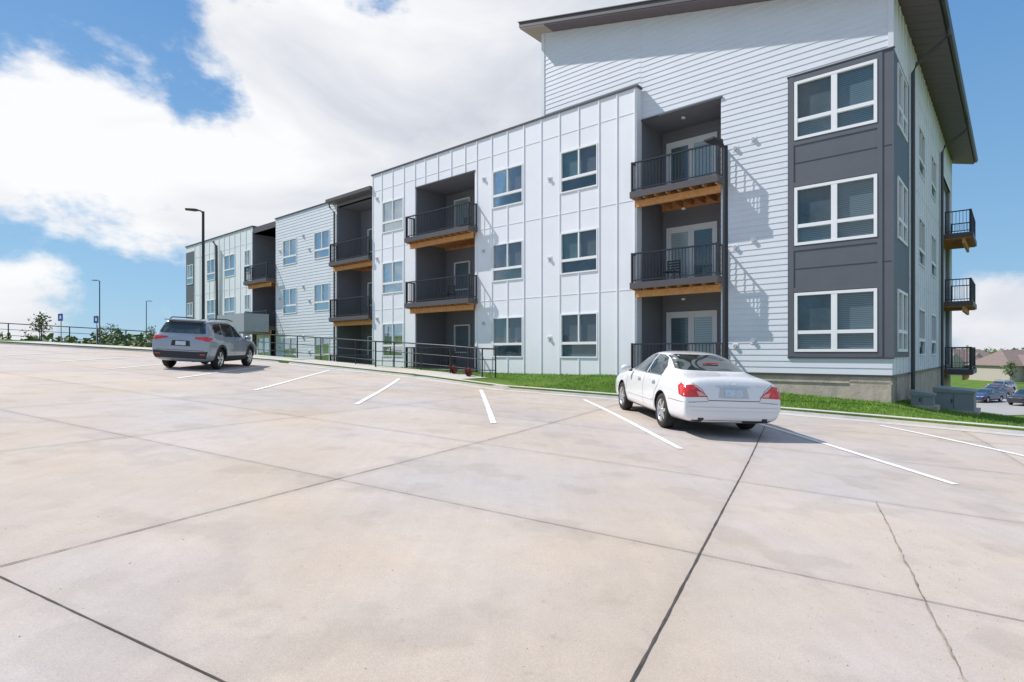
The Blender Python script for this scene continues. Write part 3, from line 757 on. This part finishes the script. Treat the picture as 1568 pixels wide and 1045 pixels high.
for (s, d, m_) in ((12.6,3.4,M_RED),(13.6,3.2,M_RED)):
    x, y = xy(s, d); z = terr(s, d); vs = []; fs = []
    for i in range(260):
        a = random.uniform(0,6.28); t = random.random(); rr_ = .24*t; h = random.uniform(.15,.42)
        b = len(vs); vs += [(x+math.cos(a)*.03,y+math.sin(a)*.03,z),(x+math.cos(a+.3)*.05,y+math.sin(a+.3)*.05,z),(x+math.cos(a)*rr_,y+math.sin(a)*rr_,z+h)]; fs.append((b,b+1,b+2))
    mesh_ob('ornamental_shrub', vs, fs, m_)
it = []
for i in range(22):
    s = 33+i*1.1; x, y = xy(s+2, Dk(s)-3.0)
    it.append((x, y, .2, .6, .45, 60, .05))
mass('hedge_plants', it, M_LEAF2)

# ------------------------------------------------------------------ distant houses and lower lot
M_ASPH = mat('asphalt', (.33,.32,.31), .9, noise=(.3,.1))
mesh_ob('lower_road', [(30,48,-5.46),(100,60,-5.46),(110,84,-5.46),(30,84,-5.46)], [(0,1,2,3)], M_ASPH)
M_HW = [mat('house_wall_'+str(i), c, .8) for i, c in enumerate(((.42,.38,.33),(.30,.33,.36),(.5,.48,.45)))]
M_ROOF = mat('roof_shingle', (.20,.15,.14), .9, noise=(2,.15))
def house(x, y, w, dp, h, rh, mw):
    g2 = Geo(); z = -5.5
    boxm(g2, 'walls', mw, ident, x-w/2, x+w/2, y-dp/2, y+dp/2, z, z+h)
    vs = [(x-w/2-.5,y-dp/2-.5,z+h),(x+w/2+.5,y-dp/2-.5,z+h),(x+w/2+.5,y+dp/2+.5,z+h),(x-w/2-.5,y+dp/2+.5,z+h),(x-w/2+2.5,y,z+h+rh),(x+w/2-2.5,y,z+h+rh)]
    g2.add('roof', M_ROOF, vs, [(0,1,5,4),(2,3,4,5),(0,4,3),(1,2,5),(0,1,2,3)])
    vs = [(x-w*.35,y-dp/2-2.2,z+h),(x-w*.02,y-dp/2-2.2,z+h),(x-w*.185,y-dp/2-2.2,z+h+rh*.7),(x-w*.35,y,z+h),(x-w*.02,y,z+h),(x-w*.185,y,z+h+rh*.7)]
    g2.add('porch_gable', M_ROOF, vs, [(0,2,5,3),(1,2,5,4)]); g2.add('gable_face', mw, vs[:3], [(0,1,2)])
    boxm(g2, 'garage', mw, ident, x-w*.33, x-w*.04, y-dp/2-2, y-dp/2, z, z+h-.01)
    boxm(g2, 'garage_door', M_WHITE, ident, x-w*.3, x-w*.07, y-dp/2-2.05, y-dp/2-2.005, z, z+2.3)
    for a in (.1,.3): boxm(g2, 'house_windows', M_ROOM, ident, x+w*a, x+w*a+1.4, y-dp/2-.05, y-dp/2-.004, z+1, z+2.3)
    g2.build(empty('suburban_house'))
house(99, 112, 13, 10, 3.0, 3.0, M_HW[0]); house(114, 121, 13, 11, 3.2, 3.6, M_HW[1]); house(108, 145, 13, 11, 3.2, 3.2, M_HW[2]); house(124, 158, 13, 11, 3.2, 3.2, M_HW[0]); house(136,140,13,11,3.2,3.2,M_HW[2])

# ------------------------------------------------------------------ cars
def carpaint(name, col, metal=0.):
    return mat(name, col, .35, metal, spec=.5, coat=1.0)
M_CGLASS = mat('car_glass', (.018,.03,.03), .03, spec=.9, coat=.6)
M_TIRE = mat('tire_rubber', (.02,.02,.02), .85, bump=(60,.3)); M_RIM = mat('alloy_rim', (.62,.63,.65), .25, .9)
M_RED2 = mat('tail_lamp_red', (.60,.015,.008), .12, coat=1); M_SEAM = mat('panel_gap', (.05,.05,.05), .8)
M_AMB = mat('lamp_clear', (.75,.35,.3), .15, coat=1); M_PLATE = mat('licence_plate', (.50,.57,.66), .4, noise=(30,.25)); M_PLAST = mat('black_plastic', (.03,.032,.035), .7)
M_CHR = mat('chrome', (.75,.75,.76), .12, 1.0); M_UNDER = mat('underbody', (.012,.012,.012), .9); M_PREC = mat('plate_recess_grey', (.50,.51,.53), .5)
def sec(x, w, zb, zbelt, ztop, wtop, cabin):
    p = [(0,zb),(w*.80,zb),(w*.965,zb+.09),(w,zb+(zbelt-zb)*.5),(w*.985,zbelt-.09),(w*.93,zbelt+.0)]
    if cabin: p += [(wtop+(w*.9-wtop)*.12, ztop-.10),(wtop*.80, ztop-.012),(0, ztop)]
    else: p += [(wtop, zbelt+(ztop-zbelt)*.75),(wtop*.6, ztop-.005),(0, ztop)]
    return x, p
KIND = {
 'sedan': dict(st=[(-2.43,.80,.36,.62,.66,.60,0),(-2.40,.865,.28,.74,.80,.64,0),(-2.35,.885,.25,.90,1.0,.66,0),(-2.22,.90,.22,.935,1.05,.67,0),(-1.72,.91,.20,.955,1.09,.66,0),(-1.32,.913,.19,.96,1.27,.60,1),(-.88,.915,.18,.955,1.43,.575,1),
   (-.2,.915,.18,.95,1.47,.59,1),(.32,.915,.18,.94,1.43,.58,1),(.75,.912,.18,.935,1.23,.62,1),(1.14,.91,.18,.93,1.03,.68,0),(1.65,.90,.19,.89,.97,.66,0),(2.12,.875,.20,.81,.87,.62,0),(2.35,.80,.24,.70,.76,.55,0),(2.43,.68,.30,.58,.62,.45,0)],
   wr=.325, ax=(-1.30,1.42)),
 'suv': dict(st=[(-2.30,.82,.44,.72,.78,.66,0),(-2.28,.90,.36,1.00,1.05,.70,0),(-2.22,.915,.30,1.09,1.16,.72,0),(-2.12,.92,.27,1.10,1.42,.69,1),(-2.00,.925,.25,1.10,1.64,.67,1),(-1.78,.93,.24,1.09,1.68,.67,1),(-1.1,.93,.23,1.07,1.70,.67,1),(-.3,.93,.22,1.05,1.705,.67,1),
   (.3,.93,.22,1.03,1.66,.65,1),(.75,.925,.22,1.02,1.38,.66,1),(1.12,.92,.23,1.01,1.12,.72,0),(1.7,.90,.25,.98,1.06,.70,0),(2.1,.87,.28,.88,.95,.64,0),(2.25,.77,.33,.72,.78,.5,0)],
   wr=.36, ax=(-1.33,1.36))}
def make_car(name, kind, paint, cx, cy, heading, level=3, zf=lotz):
    K = KIND[kind]; S = [sec(*s) for s in K['st']]
    vs = []; fs = []
    for x, p in S:
        for (y, z) in p: vs.append((x, y, z))
        for (y, z) in reversed(p[1:-1]): vs.append((x, -y, z))
    R = 16
    for i in range(len(S)-1):
        for k in range(R): fs.append((i*R+k, i*R+(k+1) % R, (i+1)*R+(k+1) % R, (i+1)*R+k))
    for b in (0, (len(S)-1)*R):
        q = lambda k: b+(16-k) % 16
        fs.append((b, b+1, q(1)))
        for k in range(1, 7): fs.append((b+k, b+k+1, q(k+1), q(k)))
        fs.append((b+7, b+8, q(7)))
    import bmesh
    me = bpy.data.meshes.new('body'); bm = bmesh.new(); V = [bm.verts.new(v) for v in vs]
    for f in fs: bm.faces.new([V[i] for i in f])
    bmesh.ops.recalc_face_normals(bm, faces=bm.faces); bm.to_mesh(me); bm.free()
    ob = bpy.data.objects.new('body', me); COL.objects.link(ob)
    md = ob.modifiers.new('s', 'SUBSURF'); md.levels = level; md.render_levels = level
    dg = bpy.context.evaluated_depsgraph_get(); dg.update()
    m2 = bpy.data.meshes.new_from_object(ob.evaluated_get(dg))
    bvh = BVHTree.FromPolygons([v.co.copy() for v in m2.vertices], [tuple(p.vertices) for p in m2.polygons])
    ob.modifiers.clear(); ob.data = m2
    wr = K['wr']; AR = wr+.055
    cutv = []; cutf = []
    for ax in K['ax']:
        for sg in (-1, 1):
            b = len(cutv); n = 40
            for yy in (.58, 1.2):
                for k in range(n): t = 2*math.pi*k/n; cutv.append((ax+math.cos(t)*AR, sg*yy, wr+math.sin(t)*AR))
            for k in range(n): cutf.append((b+k, b+(k+1) % n, b+n+(k+1) % n, b+n+k))
            cutf.append(tuple(range(b, b+n))); cutf.append(tuple(range(b+n, b+2*n)))
    cm = bpy.data.meshes.new('cut'); bm = bmesh.new(); V = [bm.verts.new(v) for v in cutv]
    for f in cutf: bm.faces.new([V[i] for i in f])
    bmesh.ops.recalc_face_normals(bm, faces=bm.faces); bm.to_mesh(cm); bm.free()
    cu = bpy.data.objects.new('cut', cm); COL.objects.link(cu)
    md = ob.modifiers.new('b', 'BOOLEAN'); md.object = cu; md.operation = 'DIFFERENCE'; md.solver = 'EXACT'
    dg = bpy.context.evaluated_depsgraph_get(); dg.update()
    m3 = bpy.data.meshes.new_from_object(ob.evaluated_get(dg)); ob.modifiers.clear(); ob.data = m3
    bpy.data.objects.remove(cu)
    m3.materials.clear(); m3.materials.append(paint); m3.materials.append(M_UNDER)
    for p in m3.polygons:
        c = p.center; p.use_smooth = True; p.material_index = 0
        if c.z < 1.0 and any(math.hypot(c.x-a, c.z-wr) < AR+.002 for a in K['ax']): p.material_index = 1; p.use_smooth = False
        if c.z < .24 and p.normal.z < -.6: p.material_index = 1
    root = empty(name); ob.parent = root
    g2 = Geo()
    rays = {'L': lambda u, v: ((u,3,v),(0,-1,0)), 'R': lambda u, v: ((u,-3,v),(0,1,0)), 'B': lambda u, v: ((-5,u,v),(1,0,0)), 'F': lambda u, v: ((5,u,v),(-1,0,0)), 'T': lambda u, v: ((u,v,5),(0,0,-1))}
    def inpoly(x, y, P):
        c = False; n = len(P)
        for i in range(n):
            x1, y1 = P[i]; x2, y2 = P[(i+1) % n]
            if (y1 > y) != (y2 > y) and x < (x2-x1)*(y-y1)/(y2-y1)+x1: c = not c
        return c
    def decal(key, mt, poly, pr, off=.004, res=.05):
        B = []
        for i in range(len(poly)):
            a, b = poly[i], poly[(i+1) % len(poly)]; k = max(1, int(math.hypot(b[0]-a[0], b[1]-a[1])/res))
            for q in range(k): B.append(Vector((a[0]+(b[0]-a[0])*q/k, a[1]+(b[1]-a[1])*q/k)))
        nb = len(B); xs = [p.x for p in B]; ys = [p.y for p in B]
        u = min(xs)+res/2
        while u < max(xs):
            v = min(ys)+res/2
            while v < max(ys):
                if inpoly(u, v, [(p.x, p.y) for p in B[:nb]]) and min((p-Vector((u, v))).length for p in B[:nb]) > res*.45: B.append(Vector((u, v)))
                v += res
            u += res
        r = geometry.delaunay_2d_cdt(B, [], [list(range(nb))], 1, 1e-6)
        out = []; ok = []
        for p in r[0]:
            o, d = rays[pr](p.x, p.y); h = bvh.ray_cast(Vector(o), Vector(d))
            if h[0] is None: out.append((0,0,0)); ok.append(False)
            else:
                nn = h[1].normalized()
                if nn.dot(Vector(d)) > 0: nn = -nn
                out.append(tuple(h[0]+nn*off)); ok.append(True)
        g2.add(key, mt, out, [tuple(f) for f in r[2] if all(ok[i] for i in f)])
    def line(key, mt, pts, pr, w=.008, off=.003):
        for i in range(len(pts)-1):
            a, b = Vector(pts[i]), Vector(pts[i+1]); d = (b-a).normalized(); nn = Vector((-d.y, d.x))*w/2
            decal(key, mt, [tuple(a+nn), tuple(a-nn), tuple(b-nn), tuple(b+nn)], pr, off, .06)
    hi = level >= 3
    for pr in ('L', 'R'):
        sg = 1 if pr == 'L' else -1
        if kind == 'sedan':
            decal('side_windows', M_CGLASS, [(.84,1.0),(.70,1.12),(.36,1.33),(.15,1.365),(-.17,1.375),(-.19,.995)], pr)
            decal('side_windows', M_CGLASS, [(-.25,.995),(-.23,1.375),(-.55,1.365),(-.80,1.32),(-1.03,1.17),(-1.10,1.02),(-1.08,.995)], pr)
            if hi:
                line('panel_gaps', M_SEAM, [(-.21,.30),(-.21,.985)], pr); line('panel_gaps', M_SEAM, [(.98,.96),(1.0,.7),(.97,.30)], pr)
                line('panel_gaps', M_SEAM, [(-1.12,.985),(-1.10,.80),(-.93,.62),(-.86,.30)], pr); line('panel_gaps', M_SEAM, [(-.86,.26),(.97,.26)], pr)
                line('body_molding', paint, [(-.84,.50),(.95,.50)], pr, .05, .014)
                line('window_trim', M_CHR, [(-1.12,.982),(.88,.985)], pr, .014, .008)
                decal('tail_lamps', M_RED2, [(-2.40,.68),(-2.385,.86),(-2.14,.92),(-2.10,.86),(-2.2,.72)], pr, .006)
                line('panel_gaps', M_SEAM, [(-2.42,.60),(-1.72,.60)], pr)
            decal('head_lamps', M_AMB, [(2.36,.62),(2.34,.72),(2.05,.76),(2.08,.66)], pr, .005)
        else:
            decal('side_windows', M_CGLASS, [(.86,1.12),(.45,1.46),(.2,1.55),(-.13,1.57),(-.15,1.11)], pr)
            decal('side_windows', M_CGLASS, [(-.21,1.11),(-.19,1.57),(-1.05,1.56),(-1.08,1.16),(-1.0,1.12)], pr)
            decal('side_windows', M_CGLASS, [(-1.14,1.17),(-1.12,1.55),(-1.60,1.52),(-1.86,1.33),(-1.74,1.24)], pr)
            decal('lower_cladding', M_PLAST, [(-.95,.25),(-.95,.46),(.98,.44),(.98,.25)], pr, .01)
            for ax in K['ax']:
                for k in range(12):
                    t0 = math.pi*(k/12)*1.16-.25; t1 = math.pi*((k+1)/12)*1.16-.25
                    decal('lower_cladding', M_PLAST, [(ax+math.cos(t)*r_, wr+math.sin(t)*r_) for t, r_ in ((t0,AR),(t1,AR),(t1,AR+.085),(t0,AR+.085))], pr, .009, .06)
            decal('tail_lamps', M_RED2, [(-2.27,.97),(-2.23,1.07),(-1.95,1.08),(-2.0,1.01)], pr, .006)
            if hi:
                line('panel_gaps', M_SEAM, [(-.18,.42),(-.18,1.10)], pr); line('panel_gaps', M_SEAM, [(.98,1.05),(.98,.42)], pr)
                line('panel_gaps', M_SEAM, [(-1.1,1.12),(-1.05,.85),(-.9,.62),(-.85,.42)], pr)
        for xh in ((-.95, .0) if kind == 'suv' else (-.92, .0)):
            zz = .93 if kind == 'suv' else .84
            boxm(g2, 'door_handles', paint, ident, xh, xh+.18, sg*(.90), sg*(.945), zz, zz+.035)
        mx_, mz = (.80, 1.10) if kind == 'suv' else (.74, 1.02)
        vv = []; ff = []
        n1, n2 = 8, 12
        for i in range(n1+1):
            for j in range(n2):
                th = math.pi*i/n1; ph = 2*math.pi*j/n2
                vv.append((mx_+.07*math.sin(th)*math.cos(ph), sg*(1.0+.115*math.cos(th)), mz+.075*math.sin(th)*math.sin(ph)))
        for i in range(n1):
            for j in range(n2): ff.append((i*n2+j, i*n2+(j+1) % n2, (i+1)*n2+(j+1) % n2, (i+1)*n2+j))
        g2.add('mirrors', paint, vv, ff); boxm(g2, 'mirror_arm', M_PLAST, ident, mx_-.03, mx_+.03, sg*.86, sg*.93, mz-.07, mz-.03)
    if kind == 'sedan':
        decal('rear_window', M_CGLASS, [(-.60,1.115),(-.66,1.13),(-.55,1.36),(-.45,1.39),(.45,1.39),(.55,1.36),(.66,1.13),(.60,1.115)], 'B')
        decal('windshield', M_CGLASS, [(-.66,1.08),(-.54,1.36),(.54,1.36),(.66,1.08)], 'F')
        for sg in (-1, 1):
            decal('tail_lamps', M_RED2, [(sg*.46,.70),(sg*.855,.685),(sg*.862,.88),(sg*.70,.90),(sg*.58,.80)], 'B', .006)
            decal('reverse_lamps', M_AMB, [(sg*.49,.715),(sg*.62,.71),(sg*.66,.79),(sg*.58,.775)], 'B', .010)
            decal('exhaust_tips', M_PLAST, [(sg*.52,.30),(sg*.62,.30),(sg*.62,.34),(sg*.52,.34)], 'B')
            line('panel_gaps', M_SEAM, [(sg*.45,.64),(sg*.56,.82),(sg*.70,.92),(sg*.76,.97)], 'B')
        line('panel_gaps', M_SEAM, [(-.45,.64),(.45,.64)], 'B', .012); line('panel_gaps', M_SEAM, [(-.85,.60),(-.45,.62)], 'B'); line('panel_gaps', M_SEAM, [(.85,.60),(.45,.62)], 'B')
        decal('plate_recess', M_PREC, [(-.27,.685),(.27,.685),(.24,.855),(-.24,.855)], 'B', .004)
        decal('licence_plate', M_PLATE, [(-.16,.70),(.16,.70),(.16,.835),(-.16,.835)], 'B', .012)
        line('trunk_garnish', M_CHR, [(-.30,.875),(.30,.875)], 'B', .02, .014)
        decal('badge', M_CHR, [(-.045,.91),(.045,.91),(.045,.945),(-.045,.945)], 'B', .01); decal('badge', M_CHR, [(-.62,.885),(-.42,.885),(-.42,.903),(-.62,.903)], 'B', .01)
        decal('bumper_strip', paint, [(-.84,.47),(.84,.47),(.84,.52),(-.84,.52)], 'B', .015)
        decal('under_bumper', M_PLAST, [(-.7,.255),(.7,.255),(.72,.30),(-.72,.30)], 'B', .004)
        decal('grille', M_PLAST, [(-.35,.52),(.35,.52),(.38,.66),(-.38,.66)], 'F')
        tube(g2, 'brake_lamp', M_RED2, [(-1.42,-.15,1.245),(-1.42,.15,1.245)], .012, 6)
    else:
        decal('rear_window', M_CGLASS, [(-.66,1.19),(-.73,1.21),(-.63,1.52),(-.55,1.55),(.55,1.55),(.63,1.52),(.73,1.21),(.66,1.19)], 'B')
        decal('windshield', M_CGLASS, [(-.68,1.16),(-.56,1.56),(.56,1.56),(.68,1.16)], 'F')
        for sg in (-1, 1):
            decal('tail_lamps', M_RED2, [(sg*.42,1.03),(sg*.87,.94),(sg*.895,1.05),(sg*.80,1.10),(sg*.42,1.075)], 'B', .008)
            tube(g2, 'roof_rails', M_PLAST, [(-1.75,sg*.62,1.66),(-1.6,sg*.62,1.71),(-.3,sg*.63,1.73),(.2,sg*.62,1.68)], .018, 8)
            decal('reflectors', M_RED2, [(sg*.62,.50),(sg*.78,.50),(sg*.78,.53),(sg*.62,.53)], 'B', .012)
        decal('rear_cladding', M_PLAST, [(-.80,.38),(.80,.38),(.86,.62),(.5,.60),(-.5,.60),(-.86,.62)], 'B', .008)
        decal('licence_plate', M_PLATE, [(-.16,.80),(.16,.80),(.16,.93),(-.16,.93)], 'B', .012)
        decal('plate_recess', M_PLAST, [(-.3,.775),(.3,.775),(.27,.955),(-.27,.955)], 'B', .004)
        line('panel_gaps', M_SEAM, [(-.75,.64),(.75,.64)], 'B', .014)
        boxm(g2, 'spoiler', paint, ident, -2.20, -1.85, -.58, .58, 1.60, 1.635)
        decal('grille', M_PLAST, [(-.4,.6),(.4,.6),(.45,.8),(-.45,.8)], 'F')
    def lathe(key, mt, prof, cx_, sg, n=36):
        vv = []; ff = []
        for k in range(n):
            t = 2*math.pi*k/n
            for r_, y in prof: vv.append((cx_+math.cos(t)*r_, sg*y, wr+math.sin(t)*r_))
        m_ = len(prof)
        for k in range(n):
            for j in range(m_-1): ff.append((k*m_+j, ((k+1) % n)*m_+j, ((k+1) % n)*m_+j+1, k*m_+j+1))
        g2.add(key, mt, vv, ff)
    for ax in K['ax']:
        for sg in (-1, 1):
            rr_ = wr*.66; yo = .885
            lathe('tires', M_TIRE, [(rr_,yo-.2),(wr*.93,yo-.205),(wr,yo-.18),(wr,yo-.03),(wr*.94,yo-.003),(rr_*1.06,yo+.0),(rr_,yo-.015)], ax, sg)
            lathe('rims', M_RIM, [(rr_+.002,yo-.004),(rr_*.93,yo-.012),(rr_*.9,yo-.05),(rr_*.88,yo-.16)], ax, sg)
            lathe('wheel_well', M_UNDER, [(rr_*.9,yo-.09),(0,yo-.09)], ax, sg)
            lathe('hubs', M_RIM, [(rr_*.24,yo-.06),(rr_*.22,yo-.015),(0,yo-.012)], ax, sg)
            ns = 7 if kind == 'sedan' else 5
            for k in range(ns):
                t = 2*math.pi*k/ns+.3
                for dt in ((-.0,) if kind == 'sedan' else (-.13,.13)):
                    c, s_ = math.cos(t+dt), math.sin(t+dt); wv = .13*rr_ if kind == 'sedan' else .07*rr_
                    vv = []
                    for r_, q, y0, y1 in ((rr_*.15, 1.3, yo-.06, yo-.016), (rr_*.93, 1.0, yo-.06, yo-.01)):
                        for e_ in (-1, 1):
                            for yy in (y0, y1): vv.append((ax+c*r_-s_*wv*q*e_, sg*yy, wr+s_*r_+c*wv*q*e_))
                    g2.add('spokes', M_RIM, vv, BF)
    g2.build(root, ('side_windows','rear_window','windshield','tires','rims','mirrors','tail_lamps','hubs','body_molding','bumper_strip'))
    f = Vector((heading[0], heading[1], 0)).normalized(); l = Vector((-f.y, f.x, 0))
    zc = lambda v: zf(v.x, v.y); c = Vector((cx, cy, 0))
    zfr, zre = zc(c+f*1.35), zc(c-f*1.3); zl, zr_ = zc(c+l*.8), zc(c-l*.8)
    f3 = (f+Vector((0,0,(zfr-zre)/2.65))).normalized(); l3 = (l+Vector((0,0,(zl-zr_)/1.6))); l3 = (l3-f3*l3.dot(f3)).normalized(); u3 = f3.cross(l3)
    M = Matrix(((f3.x,l3.x,u3.x,cx),(f3.y,l3.y,u3.y,cy),(f3.z,l3.z,u3.z,(zfr+zre)/2+.006),(0,0,0,1)))
    root.matrix_world = M
    return root
P_WHITE = carpaint('car_paint_white', (.72,.72,.73)); P_SLATE = carpaint('car_paint_slate', (.29,.34,.40), .3)
P_BLUE = carpaint('car_paint_blue', (.03,.06,.16), .3); P_REDC = carpaint('car_paint_red', (.35,.03,.02)); P_DK = carpaint('car_paint_dark', (.03,.03,.04), .3); P_LT = carpaint('car_paint_silver', (.5,.5,.52), .6)
make_car('parked_sedan', 'sedan', P_WHITE, 3.59, 12.35, (-.083,.9965))
make_car('parked_suv', 'suv', P_SLATE, -11.01, 21.07, (-.083,.9965))
fl = lambda x, y: -5.455
make_car('parked_sedan', 'sedan', P_BLUE, 52.5, 64, (-.9,-.44), 2, fl)
make_car('parked_suv', 'suv', P_DK, 53.5, 60, (-.9,-.44), 2, fl)
make_car('parked_sedan', 'sedan', P_REDC, 62, 74, (-.9,-.44), 2, fl)
make_car('parked_suv', 'suv', P_LT, 66, 78, (-.9,-.44), 2, fl)
make_car('parked_sedan', 'sedan', P_DK, 57.5, 69, (-.9,-.44), 2, fl)
